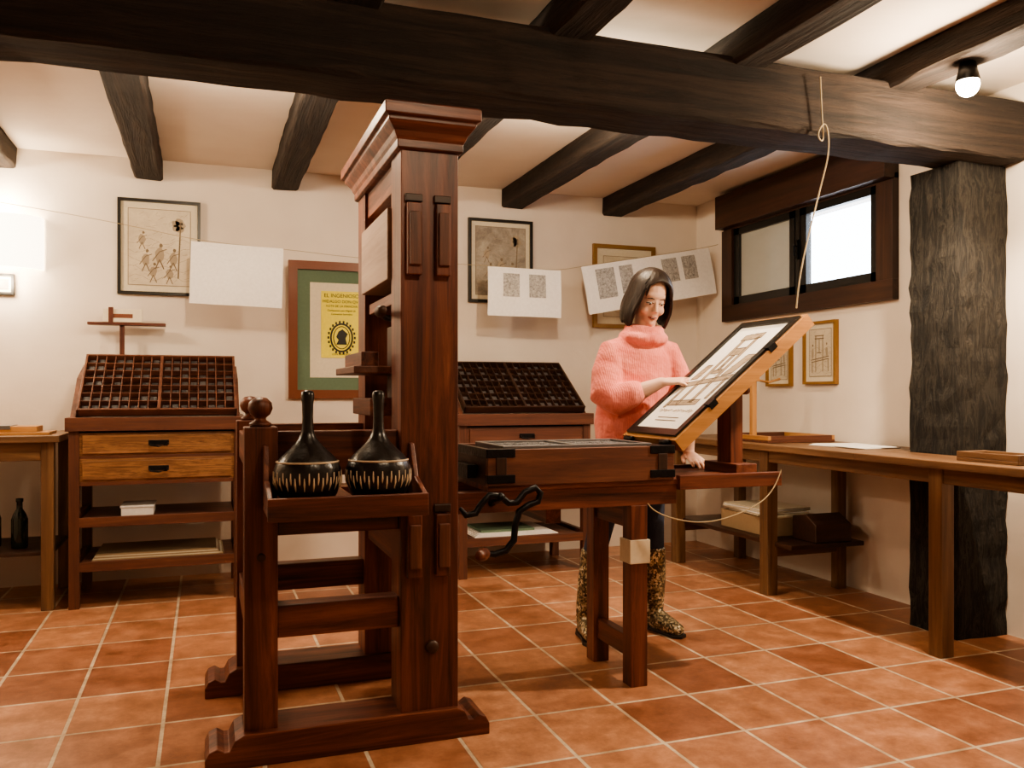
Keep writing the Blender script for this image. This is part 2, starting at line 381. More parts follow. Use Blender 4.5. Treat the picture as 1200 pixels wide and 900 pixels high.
# screw, hose, platen and bar
sc = (.685, 3.08)
prof = [(0, 1.22)]
z = 1.22
while z < 1.5: prof += [(.026, z), (.033, z+.009)]; z += .018
prof += [(0, 1.51)]
b.lathe(prof, (sc[0], sc[1], 0), M_IRON, 24)
b.box(.60, .77, 2.86, 3.30, 1.42, 1.46, W_RED)
b.box(.635, .735, 3.03, 3.13, 1.10, 1.36, W_DARK)
b.box(.47, .80, 2.87, 3.29, 1.185, 1.21, W_CASE)
b.box(.50, .56, 2.90, 3.26, 1.21, 1.26, W_RED)
b.box(.53, .84, 2.90, 3.26, 1.04, 1.10, W_RED)
b.tube([(.685, 3.08, 1.38), (.60, 2.99, 1.385), (.56, 2.88, 1.39), (.54, 2.78, 1.385)], .011, M_IRON)
b.tube([(.545, 2.81, 1.385), (.53, 2.72, 1.38), (.525, 2.66, 1.38)], [.014, .02, .015], W_DARK[1])
# ink ball tray
b.box(.165, .627, 2.485, 2.68, .765, .785, W_RED)
b.box(.165, .627, 2.47, 2.487, .755, .822, W_RED)
for xx in (.165, .612):
    b.prism([(2.487, .785), (2.68, .785), (2.68, .96), (2.66, .96), (2.60, .86), (2.487, .822)], 'x', xx, xx+.015, W_RED[1])
b.finish('press_frame', press, bevel=.004)

# carriage
b = B()
for yy in (2.895, 3.245): b.box(.42, 1.72, yy, yy+.06, .69, .765, W_RED)
b.box(1.66, 1.72, 2.955, 3.245, .69, .765, W_RED); b.box(.42, .48, 2.955, 3.245, .69, .765, W_RED)
b.box(.95, 2.19, 2.89, 3.31, .765, .785, W_RED)
b.box(1.72, 2.19, 2.87, 2.90, .745, .80, W_RED); b.box(1.72, 2.19, 3.30, 3.325, .745, .80, W_RED)
for yy in (2.89, 3.22):
    b.box(1.52, 1.59, yy, yy+.07, 0, .69, W_RED)
b.box(1.535, 1.575, 2.96, 3.22, .10, .18, W_RED); b.box(1.53, 1.58, 2.96, 3.22, .60, .69, W_RED)
b.box(1.512, 1.598, 2.882, 2.968, .47, .56, M_CREAM)     # paper wrapping on leg
b.box(1.20, 1.26, 2.955, 3.245, .63, .69, W_RED)
# coffin
X0, X1, Y0, Y1, Z0, Z1 = .946, 1.70, 2.88, 3.32, .785, .915
b.box(X0, X1, Y0, Y0+.03, Z0, Z1, W_CASE); b.box(X0, X1, Y1-.03, Y1, Z0, Z1, W_CASE)
b.box(X0, X0+.03, Y0+.03, Y1-.03, Z0, Z1, W_DARK); b.box(X1-.03, X1, Y0+.03, Y1-.03, Z0, Z1, W_DARK)
b.box(X0+.03, X1-.03, Y0+.03, Y1-.03, Z0+.01, Z1-.015, M_STEEL)
for xa in (X0, X1-.10): b.box(xa-.003, xa+.103, Y0-.004, Y0+.03, Z0+.01, Z0+.04, M_IRON); b.box(xa-.003, xa+.103, Y0-.004, Y0+.03, Z1-.028, Z1+.003, M_IRON); b.box(xa+.03, xa+.07, Y0-.004, Y0, Z0+.04, Z1-.028, W_DARK)
b.box(X0-.005, X0, Y0, Y1, Z1-.03, Z1+.003, M_IRON)
b.box(X0-.04, X0-.005, 3.0, 3.2, Z0+.02, Z0+.07, M_IRON)
# forme
zt = Z1-.015
for a, c, d, e in ((1.02, 1.63, 2.93, 2.95), (1.02, 1.63, 3.25, 3.27), (1.02, 1.04, 2.95, 3.25), (1.61, 1.63, 2.95, 3.25), (1.31, 1.33, 2.95, 3.25)):
    b.box(a, c, d, e, zt, zt+.025, M_STEEL)
for xa in (1.055, 1.345):
    for i in range(14):
        y = 2.965+i*.019
        x = xa
        while x < xa+.235:
            w_ = random.uniform(.015, .05); w_ = min(w_, xa+.245-x); b.box(x, x+w_-.002, y, y+.014, zt, zt+.018+random.uniform(0, .003), M_LEAD); x += w_
# support for tympan
b.box(2.07, 2.13, 3.05, 3.15, .785, 1.12, W_RED); b.box(2.05, 2.15, 2.98, 3.22, .785, .825, W_RED)
b.tube([(2.10, 2.98, 1.13), (2.10, 3.22, 1.13)], .018, W_RED[1])
b.finish('press_carriage', press, bevel=.003)
# crank (rounce)
b = B(); yy = 2.80; ox, oz = -.135, .035
b.tube([(1.10+ox, 2.90, .725), (1.10+ox, 2.79, .725+oz)], .014, M_IRON)
S = [(.955, .69), (.975, .665), (1.01, .67), (1.03, .70), (1.06, .73), (1.10, .725), (1.13, .70), (1.16, .70), (1.19, .735), (1.23, .75), (1.25, .73), (1.24, .70), (1.205, .69), (1.17, .67), (1.155, .62), (1.15, .57), (1.12, .535), (1.08, .525), (1.04, .53)]
b.tube([(x+ox, yy, z+oz) for x, z in S], [.006]+[.012]*(len(S)-2)+[.009], M_IRON, ref=(0, 1, 0))
b.tube([(1.05+ox, yy, .53+oz), (1.03+ox, yy-.03, .535+oz), (1.01+ox, yy-.07, .54+oz), (.99+ox, yy-.11, .545+oz)], [.014, .022, .022, .016], W_RED[0])
b.finish('press_crank', press)
# tympan
th = math.atan2(.5, .61); T_ = Matrix.Translation((1.705, 2.88, .935)) @ Matrix.Rotation(-th, 4, 'Y')
b = B(); b.M = T_; L, Wd = .80, .44
b.box(0, L, 0, .035, -.055, 0, W_GOLD); b.box(0, L, Wd-.035, Wd, -.055, 0, W_GOLD)
b.box(0, .04, .035, Wd-.035, -.055, 0, W_GOLD); b.box(L-.04, L, .035, Wd-.035, -.055, 0, W_GOLD)
b.box(.03, L-.03, .03, Wd-.03, -.03, -.02, M_CREAM)
for a, c, d, e in ((.02, L-.02, .018, .048), (.02, L-.02, Wd-.048, Wd-.018), (.02, .055, .048, Wd-.048), (L-.055, L-.02, .048, Wd-.048)):
    b.box(a, c, d, e, 0, .010, M_BLACK)
for xx in (.2, .56): b.box(xx, xx+.04, -.003, .03, -.012, .013, M_IRON)
b.box(.055, L-.055, .05, Wd-.05, -.02, .002, M_PAPER)
# engraving of a printing press (flat ink strokes and wash), up = local +x
zi = .0026
def S_(u, v): return (.09+v*.62, .385-u*.33)
def stroke(p, q, w=.003, m=M_INK):
    p = Vector((*S_(*p), zi+.0004)); q = Vector((*S_(*q), zi+.0004)); t = (q-p).normalized(); n = Vector((-t.y, t.x, 0))*w/2
    b.face([b.v(p-n), b.v(q-n), b.v(q+n), b.v(p+n)], b.mi(m))
def patch(pts, m=M_WASH): b.face([b.v((*S_(*p), zi)) for p in pts], b.mi(m))
shapes = [[(.34,.20),(.40,.20),(.40,.90),(.34,.90)], [(.60,.22),(.66,.22),(.66,.92),(.60,.92)], [(.30,.89),(.70,.91),(.70,.97),(.30,.95)],
 [(.40,.72),(.60,.73),(.60,.81),(.40,.80)], [(.42,.52),(.58,.53),(.58,.57),(.42,.56)], [(.47,.56),(.53,.56),(.53,.72),(.47,.72)],
 [(.10,.38),(.95,.46),(.95,.51),(.10,.43)], [(.12,.16),(.17,.16),(.17,.39),(.12,.39)], [(.86,.26),(.91,.26),(.91,.47),(.86,.47)],
 [(.70,.50),(.88,.52),(.98,.72),(.82,.72)], [(.18,.18),(.80,.20),(.80,.25),(.18,.23)], [(.08,.46),(.22,.47),(.26,.62),(.14,.62)]]
for sh in shapes:
    patch(sh)
    for p, q in zip(sh, sh[1:]+sh[:1]): stroke(p, q, .0045)
for i in range(130):
    sh = random.choice(shapes); u0 = min(p[0] for p in sh); u1 = max(p[0] for p in sh); v0 = min(p[1] for p in sh); v1 = max(p[1] for p in sh)
    u = random.uniform(u0, u1); v = random.uniform(v0, v1); stroke((u, v), (min(u+.05, u1+.01), v+.008), .0025)
for i in range(40):
    u = random.uniform(.05, .9); stroke((u, .13+random.uniform(-.02, .02)), (u+.06, .135), .0025, M_WASH)
for vv in (.06, .03): stroke((.25, vv), (.75, vv), .005)
b.M = Matrix.Identity(4)
for yy in (2.95, 3.25): b.tube([(1.70, yy-.03, .925), (1.70, yy+.03, .925)], .012, M_IRON)
b.finish('press_tympan', press)

# ink balls
for (x, y) in ((.287, 2.585), (.498, 2.585)):
    b = B(); z0 = .786
    prof = [(0, 0), (.045, .001), (.070, .012), (.086, .034), (.095, .062), (.0985, .088), (.0975, .108), (.091, .126), (.076, .146), (.055, .165), (.038, .182), (.027, .197), (.0205, .212), (.017, .226), (.0155, .26), (.0165, .30), (.0195, .325), (.017, .336), (.010, .340), (0, .341)]
    b.lathe(prof, (x, y, z0), M_LEATHER, 44)
    for k in range(46):
        a = 2*math.pi*k/46
        b.M = Matrix.Translation((x, y, z0)) @ Matrix.Rotation(a, 4, 'Z')
        h0, h1 = (.050, .088) if k % 2 else (.062, .102)
        b.tube([(.0905+(h0-.05)*.15, 0, h0), (.0975, 0, (h0+h1)/2), (.0985, 0, h1)], [.0015, .003, .0015], M_STUD, 6)
    b.M = Matrix.Identity(4)
    b.lathe([(.0895, .127), (.0925, .130), (.0895, .133)], (x, y, z0), M_STUD, 44)
    b.finish('ink_ball')

# ------------------------------------------------------------------ type case stands
def type_case(bb, x0, x1, y0, z0, ang, depth, woodm, insm, wall=.012, h=.045):
    bb.M = Matrix.Translation((x0, y0, z0)) @ Matrix.Rotation(ang, 4, 'X')
    Wd = x1-x0
    bb.box(0, Wd, 0, depth, 0, .008, insm)
    bb.box(0, Wd, 0, wall, 0, h, woodm); bb.box(0, Wd, depth-wall, depth, 0, h, woodm)
    bb.box(0, wall, 0, depth, 0, h, woodm); bb.box(Wd-wall, Wd, 0, depth, 0, h, woodm)
    half = Wd/2
    bb.box(half-.008, half+.008, 0, depth, 0, h, woodm)
    for (a, c, nc) in ((wall, half-.008, 8), (half+.008, Wd-wall, 8)):
        nr = 7
        for i in range(1, nr):
            yy = wall+(depth-2*wall)*i/nr; bb.box(a, c, yy-.0025, yy+.0025, .008, h-.004, woodm)
        for i in range(1, nc):
            xx = a+(c-a)*i/nc; bb.box(xx-.0025, xx+.0025, wall, depth-wall, .008, h-.004, woodm)
        for i in range(nc):
            for j in range(nr):
                if random.random() < .6:
                    xa = a+(c-a)*i/nc+.008; xb = a+(c-a)*(i+1)/nc-.008; ya = wall+(depth-2*wall)*j/nr+.008; yb = wall+(depth-2*wall)*(j+1)/nr-.008
                    bb.box(xa, xb, ya, yb, .008, random.uniform(.012, .024), M_LEAD)
    bb.M = Matrix.Identity(4)
def stand(x0, x1, y0, y1, drawer_m, frame_m, case_m, ang, depth):
    bb = B()
    for xa in (x0, x1-.05):
        bb.box(xa, xa+.05, y0, y0+.05, 0, .92, frame_m); bb.box(xa, xa+.05, y1-.05, y1, 0, 1.0, frame_m)
        bb.box(xa, xa+.05, y0+.05, y1-.05, .86, .92, frame_m)
        for zz in (.20, .43): bb.box(xa+.01, xa+.04, y0+.05, y1-.05, zz, zz+.05, frame_m)
        bb.prism([(y0, .92), (y1, .92), (y1, 1.28), (y0+.28, 1.20), (y0+.02, .99)], 'x', xa+.004, xa+.03, frame_m[1])
    bb.box(x0-.015, x1+.015, y0-.02, y1, .92, .99, frame_m)
    for za, zb in ((.79, .91), (.655, .775)):
        bb.box(x0+.05, x1-.05, y0+.005, y1-.02, za, zb, drawer_m)
        bb.box(x0+.065, x1-.065, y0-.006, y0+.005, za+.012, zb-.012, drawer_m)
        xm = (x0+x1)/2; zm = (za+zb)/2+.005
        bb.box(xm-.05, xm+.05, y0-.009, y0-.006, zm-.012, zm+.014, M_IRON)
        bb.tube([(xm-.045, y0-.01, zm), (xm-.04, y0-.028, zm-.012), (xm, y0-.032, zm-.018), (xm+.04, y0-.028, zm-.012), (xm+.045, y0-.01, zm)], .005, M_IRON)
    bb.box(x0+.05, x1-.05, y0+.005, y0+.03, .775, .79, frame_m); bb.box(x0+.05, x1-.05, y0+.005, y0+.03, .635, .655, frame_m)
    bb.box(x0+.03, x1-.03, y0+.01, y1-.02, .635, .65, frame_m)
    for zz in (.21, .44):
        bb.box(x0+.05, x1-.05, y0+.005, y1-.01, zz, zz+.02, frame_m); bb.box(x0+.05, x1-.05, y0, y0+.03, zz-.02, zz+.03, frame_m)
    type_case(bb, x0+.035, x1-.035, y0+.02, .995, ang, depth, case_m, W_DARK)
    return bb
b = stand(-.66, .20, 4.90, 5.46, W_OAK, W_CASE, W_CASE, R(36), .52); b.finish('type_case_cabinet', bevel=.002)
b = stand(1.43, 2.29, 4.90, 5.46, W_CASE, W_CASE, W_DARK, R(34), .52); b.finish('type_case_cabinet', bevel=.002)
# papers on shelves
b = B()
for i in range(5): b.box(-.56+i*.004, .10-i*.01, 4.97+i*.003, 5.36, .232+i*.006, .2375+i*.006, M_CREAM if i % 2 else M_CARD)
b.finish('paper_stack')
b = B(); b.box(-.42, -.26, 4.98, 5.2, .462, .505, M_PAPER); b.box(-.425, -.255, 4.975, 5.205, .505, .515, M_PAPER); b.finish('small_white_box', bevel=.002)
b = B()
for i in range(4): b.box(1.55+i*.01, 2.1-i*.015, 4.97, 5.35, .232+i*.006, .2375+i*.006, M_PAPER)
b.box(1.6, 1.95, 5.0, 5.3, .256, .27, M_GREEN); b.finish('paper_stack')
# copy holder standing on the left cabinet back
b = B(); yy = 5.50
b.box(-.64, -.22, yy-.03, yy+.04, 1.515, 1.53, W_RED); b.box(-.47, -.445, yy-.01, yy+.015, 1.30, 1.515, W_RED); b.box(-.52, -.38, yy-.03, yy+.035, 1.282, 1.31, W_RED)
b.box(-.53, -.505, yy-.012, yy+.012, 1.53, 1.62, W_RED)
b.M = Matrix.Translation((-.45, yy, 1.531)) @ Matrix.Rotation(R(-12), 4, 'X'); b.box(-.11, .10, -.012, -.002, 0, .08, M_CREAM); b.box(-.06, .05, -.014, -.012, .025, .05, M_FRED)
b.M = Matrix.Identity(4)
b.finish('copy_holder', bevel=.002)

# left table
b = B()
b.box(-1.75, -.70, 4.88, 5.56, .865, .90, W_TABLE)
b.box(-1.70, -.75, 4.93, 4.955, .77, .865, W_TABLE)
for xa in (-1.70, -.79):
    for ya in (4.92, 5.47): b.box(xa, xa+.06, ya, ya+.06, 0, .865, W_TABLE)
b.box(-1.69, -.74, 4.96, 5.50, .28, .30, W_DARK)
b.finish('wooden_table', bevel=.004)
b = B(); b.box(-1.15, -.76, 4.98, 5.22, .90, .915, W_GOLD); b.box(-1.12, -.82, 5.0, 5.18, .915, .945, W_GOLD); b.box(-1.0, -.94, 4.995, 5.185, .93, .95, M_STEEL); b.finish('wooden_composing_tray', bevel=.002)
for x, y in ((-.92, 5.12), (-1.06, 5.2), (-1.2, 5.08)):
    b = B(); b.lathe([(0, 0), (.038, 0), (.04, .01), (.04, .15), (.03, .18), (.015, .205), (.014, .24), (.018, .243), (.018, .26), (0, .262)], (x, y, .301), M_GLASSD, 24); b.finish('glass_bottle')

# ------------------------------------------------------------------ pictures
def picture(name, x0, x1, z0, z1, fw, fm, mats, side='back', scene_kind=None, inner=.05):
    """mats: list of (inset, material) flat layers; scene_kind draws a line engraving on the print"""
    bb = B()
    if side == 'back': bb.M = Matrix.Translation((0, YB-.001, 0))
    else: bb.M = Matrix.Translation((XR-.001, 0, 0)) @ Matrix.Rotation(R(-90), 4, 'Z')
    bb.box(x0, x1, -.028, 0, z0, z0+fw, fm); bb.box(x0, x1, -.028, 0, z1-fw, z1, fm)
    bb.box(x0, x0+fw, -.028, 0, z0+fw, z1-fw, fm); bb.box(x1-fw, x1, -.028, 0, z0+fw, z1-fw, fm)
    for i, (ins, m) in enumerate(mats):
        bb.box(x0+ins, x1-ins, -.012-.0015*i, -.004, z0+ins, z1-ins, m)
    if scene_kind:
        yy = -.012-.0015*(len(mats)-1)-.0008
        a, c, d, e = x0+inner, x1-inner, z0+inner, z1-inner
        Q = lambda u, v: (a+(c-a)*u, d+(e-d)*v)
        rnd = random.Random(hash(scene_kind) % 7 + int(abs(x0)*100))
        def ln(p, q, w_, m):
            p = Vector(Q(*p)); q = Vector(Q(*q)); t = (q-p)
            if t.length < 1e-5: return
            t.normalize(); n = Vector((-t.y, t.x))*w_/2
            bb.face([bb.v((k.x, yy, k.y)) for k in (p-n, q-n, q+n, p+n)], bb.mi(m))
        def blob(cx, cy, rx_, ry_, m, k=9, dy=0):
            bb.face([bb.v((*[(lambda P_: (P_[0], yy+.0002+dy, P_[1]))(Q(cx+rx_*math.cos(2*math.pi*i/k)*rnd.uniform(.75, 1.15), cy+ry_*math.sin(2*math.pi*i/k)*rnd.uniform(.75, 1.15)))][0],)) for i in range(k)], bb.mi(m))
        for p, q in (((0, 0), (1, 0)), ((1, 0), (1, 1)), ((1, 1), (0, 1)), ((0, 1), (0, 0))): ln(p, q, .003, M_SEPIA)
        # hilly ground, hatching, clustered figures or machine
        for i in range(5):
            y_ = .10+.12*i
            for k in range(9): ln((k/9, y_+.04*math.sin(k*1.3+i)), ((k+.9)/9, y_+.04*math.sin((k+1)*1.3+i)), .002, M_SEPIAM)
        for i in range(70 if scene_kind == 'figures' else 45):
            u, v = rnd.uniform(.04, .92), rnd.uniform(.04, .96); ln((u, v), (min(.99, u+rnd.uniform(.03, .09)), min(.99, v+rnd.uniform(-.01, .05))), .0018, M_SEPIAM)
        if scene_kind == 'figures':
            for cx, cy, s_ in ((.28, .34, 1), (.50, .40, 1.15), (.72, .36, 1.0), (.40, .18, .9), (.66, .16, .85), (.22, .60, .8)):
                blob(cx, cy, .07*s_, .09*s_, M_SEPIAM); blob(cx+.02, cy+.11*s_, .028*s_, .026*s_, M_SEPIA)
                for sg in (-1, 1): ln((cx, cy-.05*s_), (cx+sg*.06*s_, cy-.16*s_), .006*s_, M_SEPIA); ln((cx, cy+.04*s_), (cx+sg*.10*s_, cy+.07*s_*sg), .005*s_, M_SEPIA)
            ln((.80, .10), (.84, .85), .008, M_SEPIA)
            for k in range(5): blob(.80+.05*math.cos(k*1.3), .80+.05*math.sin(k*1.3), .07, .05, M_SEPIAM)
        else:
            for p, q in (((.3, .1), (.3, .85)), ((.62, .1), (.62, .85)), ((.25, .86), (.67, .86)), ((.25, .80), (.67, .80)), ((.1, .35), (.9, .42)), ((.1, .30), (.9, .37)), ((.46, .8), (.46, .5)), ((.36, .5), (.56, .5)), ((.14, .3), (.14, .08)), ((.86, .36), (.86, .1))): ln(p, q, .006, M_SEPIA)
            blob(.80, .52, .06, .12, M_SEPIAM); blob(.80, .68, .03, .03, M_SEPIA); blob(.16, .50, .05, .12, M_SEPIAM); blob(.16, .66, .03, .03, M_SEPIA)
    return bb.finish(name)
picture('framed_engraving', -.49, -.025, 1.71, 2.285, .018, M_BLACK, [(.015, M_CREAM), (.055, M_PLATE)], scene_kind='figures', inner=.058)
picture('framed_engraving', 1.693, 2.162, 1.74, 2.316, .02, M_BLACK, [(.015, M_CREAM), (.05, M_PLATED)], scene_kind='figures', inner=.053)
picture('framed_engraving', 2.631, 3.133, 1.588, 2.193, .028, M_GILT, [(.02, M_CREAM), (.08, M_PLATE)], scene_kind='machine', inner=.083)
picture('framed_engraving', -1.30, -1.03, 1.68, 1.80, .015, M_BLACK, [(.012, M_CREAM), (.03, M_PLATED)])
pe = empty('framed_book_poster', (.835, YB, 1.08))
o = picture('poster_frame', .50, 1.17, 1.082, 1.963, .055, M_FRED, [(.05, M_GREEN), (.135, M_CREAM)]); 
o.parent = pe; o.location = o.location-pe.location
b = B(); b.box(.705, .965, YB-.019, YB-.012, 1.345, 1.775, M_YEL)
def ringz(bb, cx, cz, rx, rz, w_, y, mat, n=28):
    mi = bb.mi(mat)
    A = [bb.v((cx+rx*math.cos(2*math.pi*k/n), y, cz+rz*math.sin(2*math.pi*k/n))) for k in range(n)]
    C = [bb.v((cx+(rx-w_)*math.cos(2*math.pi*k/n), y, cz+(rz-w_)*math.sin(2*math.pi*k/n))) for k in range(n)]
    for k in range(n): bb.face([A[k], A[(k+1) % n], C[(k+1) % n], C[k]], mi)
ringz(b, .835, 1.475, .075, .095, .012, YB-.020, M_BLACK); ringz(b, .835, 1.475, .055, .075, .006, YB-.020, M_BLACK)
for k in range(22):
    a = 2*math.pi*k/22; b.box(.835+.085*math.cos(a)-.006, .835+.085*math.cos(a)+.006, YB-.0205, YB-.019, 1.475+.102*math.sin(a)-.008, 1.475+.102*math.sin(a)+.008, M_BLACK)
b.prism([(.80, 1.43), (.87, 1.43), (.86, 1.47), (.875, 1.50), (.84, 1.53), (.815, 1.515), (.80, 1.48), (.815, 1.46)], 'y', YB-.0205, YB-.019, M_BLACK)
b.finish('poster_sheet', pe)
rx = (R(90), 0, 0)
for body, sz, zz in (('EL INGENIOSO', .034, 1.735), ('HIDALGO DON QVI-', .026, 1.70), ('XOTE DE LA MANCHA', .02, 1.672), ('Compuesto por Miguel de', .017, 1.645), ('Cervantes Saavedra', .017, 1.622), ('CON PRIVILEGIO', .016, 1.362)):
    text(body, sz, (.835, YB-.0205, zz), rx, M_BLACK, pe, 'poster_text')
picture('framed_engraving', -4.35, -4.06, 1.17, 1.55, .016, M_GILT, [(.012, M_CREAM), (.045, M_PLATE)], 'right', 'machine', .048)
picture('framed_engraving', -4.72, -4.47, 1.16, 1.50, .016, M_GILT, [(.012, M_CREAM), (.04, M_PLATE)], 'right', 'machine', .043)

# ------------------------------------------------------------------ drying line with sheets
def curve_obj(name, pts, r, mat):
    c = bpy.data.curves.new(name, 'CURVE'); c.dimensions = '3D'; c.bevel_depth = r; c.bevel_resolution = 2
    s = c.splines.new('NURBS'); s.points.add(len(pts)-1); s.use_endpoint_u = True; s.order_u = 3
    for p, q in zip(s.points, pts): p.co = (*q, 1)
    c.materials.append(mat); o = bpy.data.objects.new(name, c); scene.collection.objects.link(o); return o
YL = 5.30
curve_obj('drying_string', [(XL+.02, YL, 2.25), (-1.2, YL, 2.17), (-.84, YL, 2.13), (-.40, YL, 2.07), (0, YL, 2.0), (.45, YL, 1.985), (.9, YL, 1.95), (1.74, YL, 1.95), (2.0, YL, 1.94), (2.26, YL, 1.945), (2.42, YL, 1.98), (3.42, YL, 2.165), (3.49, YL, 2.19)], .0018, M_STRING)
def sheet(name, p0, p1, h, prints=(), tilt=.0):
    """hanging sheet folded over the string from p0 to p1 (x,z)"""
    bb = B(); n = 16; mi = bb.mi(M_PAPER); rows = []
    dx = p1[0]-p0[0]; dz = p1[1]-p0[1]; L_ = math.hypot(dx, dz); ux, uz = dx/L_, dz/L_; nx, nz = uz, -ux
    def P(u, v, off=0): # u 0..1 along, v 0..1 downward
        return (p0[0]+dx*u+nx*h*v, YL+.01*math.sin(u*5+1)*v-.012*math.sin(v*2.4)+off, p0[1]+dz*u+nz*h*v)
    for i in range(n+1): rows.append([bb.v(P(i/n, j/6, -.004)) for j in range(7)])
    for A, C in zip(rows, rows[1:]):
        for j in range(6): bb.face([A[j], A[j+1], C[j+1], C[j]], mi, True)
    rows = []
    for i in range(n+1): rows.append([bb.v(P(i/n, j/6*.97, .006)) for j in range(7)])
    for A, C in zip(rows, rows[1:]):
        for j in range(6): bb.face([A[j], A[j+1], C[j+1], C[j]], mi, True)
    for (u0, u1, v0, v1) in prints:
        m2 = bb.mi(M_TEXT); k = 4
        g = [[bb.v(P(u0+(u1-u0)*i/k, v0+(v1-v0)*j/k, -.0065)) for j in range(k+1)] for i in range(k+1)]
        for i in range(k):
            for j in range(k): bb.face([g[i][j], g[i][j+1], g[i+1][j+1], g[i+1][j]], m2, True)
    return bb.finish(name)
sheet('hanging_print_sheet', (-.075, 2.0), (.445, 1.985), .36)
sheet('hanging_print_sheet', (1.742, 1.945), (2.256, 1.94), .32, [(.20, .42, .12, .60), (.55, .78, .12, .60)])
sheet('hanging_print_sheet', (2.41, 1.975), (3.41, 2.16), .33, [(.09, .23, .1, .72), (.27, .37, .1, .68), (.60, .72, .1, .6), (.76, .87, .1, .6)])

# wall lamp with half-round shade at the left of the back wall
sc_e = empty('wall_lamp', (-1.08, YB, 1.82))
b = B(); n = 20; mi = b.mi(M_SHADE); cx = -1.08
for (ra, rb) in ((.20, .20), (.196, .196)):
    lo = [b.v((cx-ra*math.cos(math.pi*k/n), YB-.005-.13/.20*ra*math.sin(math.pi*k/n), 1.83)) for k in range(n+1)]
    hi = [b.v((cx-rb*math.cos(math.pi*k/n), YB-.005-.13/.20*rb*math.sin(math.pi*k/n), 2.13)) for k in range(n+1)]
    for k in range(n): b.face([lo[k], lo[k+1], hi[k+1], hi[k]], mi, True)
b.finish('lamp_shade', sc_e)
b = B(); b.box(cx-.04, cx+.04, YB-.012, YB-.002, 1.93, 2.03, M_STEEL); b.tube([(cx, YB-.01, 1.98), (cx, YB-.06, 1.96)], .008, M_STEEL); b.ell((cx, YB-.06, 2.0), (.025, .025, .035), M_BULB); b.finish('lamp_bracket', sc_e)

# ------------------------------------------------------------------ right side work bench
b = B(); xa = 2.88
b.box(xa, 3.19, 2.0, 3.24, .80, .835, W_TABLE); b.box(xa, 3.47, 3.24, 5.02, .80, .835, W_TABLE)
b.box(xa+.04, xa+.065, 2.06, 4.96, .735, .80, W_TABLE)
for yy in (2.06, 2.76, 3.94, 4.90):
    b.box(xa+.03, xa+.10, yy, yy+.07, 0, .80, W_TABLE)
    if yy > 3.3: b.box(3.39, 3.45, yy, yy+.06, 0, .80, W_TABLE); b.box(xa+.10, 3.39, yy+.01, yy+.05, .21, .27, W_TABLE)
b.box(xa+.08, 3.45, 3.80, 4.98, .27, .295, W_DARK)
b.finish('long_workbench', bevel=.004)
b = B(); b.box(3.02, 3.38, 4.08, 4.55, .296, .40, M_CARD); b.box(3.04, 3.36, 4.10, 4.5, .40, .408, M_CREAM)
for i in range(5):
    b.M = Matrix.Translation((3.18, 4.32, .409+i*.008)) @ Matrix.Rotation(random.uniform(-.15, .15), 4, 'Z'); b.box(-.16, .16, -.20, .20, 0, .006, M_PAPER if i % 2 else M_CREAM)
b.M = Matrix.Identity(4); b.finish('cardboard_box_of_papers', bevel=.002)
b = B(); b.M = Matrix.Translation((3.25, 3.88, .296)) ; b.prism([(-.07, 0), (.13, 0), (.13, .13), (.02, .15), (-.07, .10)], 'x', -.12, .12, W_DARK[0]); b.M = Matrix.Identity(4); b.finish('wooden_clamp_block', bevel=.006)
# model frame on bench
b = B(); b.box(2.96, 3.42, 4.0, 4.45, .836, .85, W_CASE); b.box(2.96, 2.98, 4.0, 4.45, .85, .875, W_GOLD); b.box(3.40, 3.42, 4.0, 4.45, .85, .875, W_GOLD); b.box(2.98, 3.40, 4.0, 4.02, .85, .875, W_CASE); b.box(2.98, 3.40, 4.43, 4.45, .85, .875, W_CASE)
b.box(3.0, 3.03, 4.2, 4.23, .85, 1.20, W_GOLD); b.box(2.985, 3.045, 4.19, 4.24, 1.185, 1.21, W_GOLD); b.tube([(3.015, 4.215, 1.20), (3.12, 4.215, 1.18), (3.2, 4.215, 1.20)], .008, W_GOLD[0])
b.finish('wooden_tool_stand', bevel=.002)
b = B()
for i in range(3):
    b.M = Matrix.Translation((3.22, 3.62, .8365+i*.0022)) @ Matrix.Rotation(.1-i*.12, 4, 'Z'); b.box(-.13, .13, -.19, .19, 0, .0018, M_PAPER)
b.M = Matrix.Identity(4); b.finish('loose_paper_sheets')
b = B(); b.box(2.97, 3.12, 2.45, 2.74, .836, .85, W_TABLE); b.box(2.97, 2.985, 2.45, 2.74, .85, .875, W_TABLE); b.box(3.105, 3.12, 2.45, 2.74, .85, .875, W_TABLE); b.box(2.985, 3.105, 2.71, 2.74, .85, .875, W_TABLE); b.box(2.985, 3.105, 2.45, 2.48, .85, .875, W_TABLE); b.finish('wooden_tray', bevel=.002)
# rope from beam
curve_obj('hanging_cord', [(2.33, 2.81, 2.39), (2.34, 2.815, 2.25), (2.35, 2.81, 2.12), (2.30, 2.80, 2.15), (2.35, 2.80, 2.22), (2.37, 2.80, 2.10), (2.34, 2.82, 1.95), (2.28, 2.84, 1.70), (2.25, 2.845, 1.55), (2.245, 2.85, 1.46)], .003, M_STRING)
curve_obj('slack_cord', [(2.18, 2.862, .81), (2.14, 2.85, .72), (2.0, 2.845, .65), (1.8, 2.84, .61), (1.6, 2.86, .66), (1.58, 2.87, .70)], .0025, M_STRING)

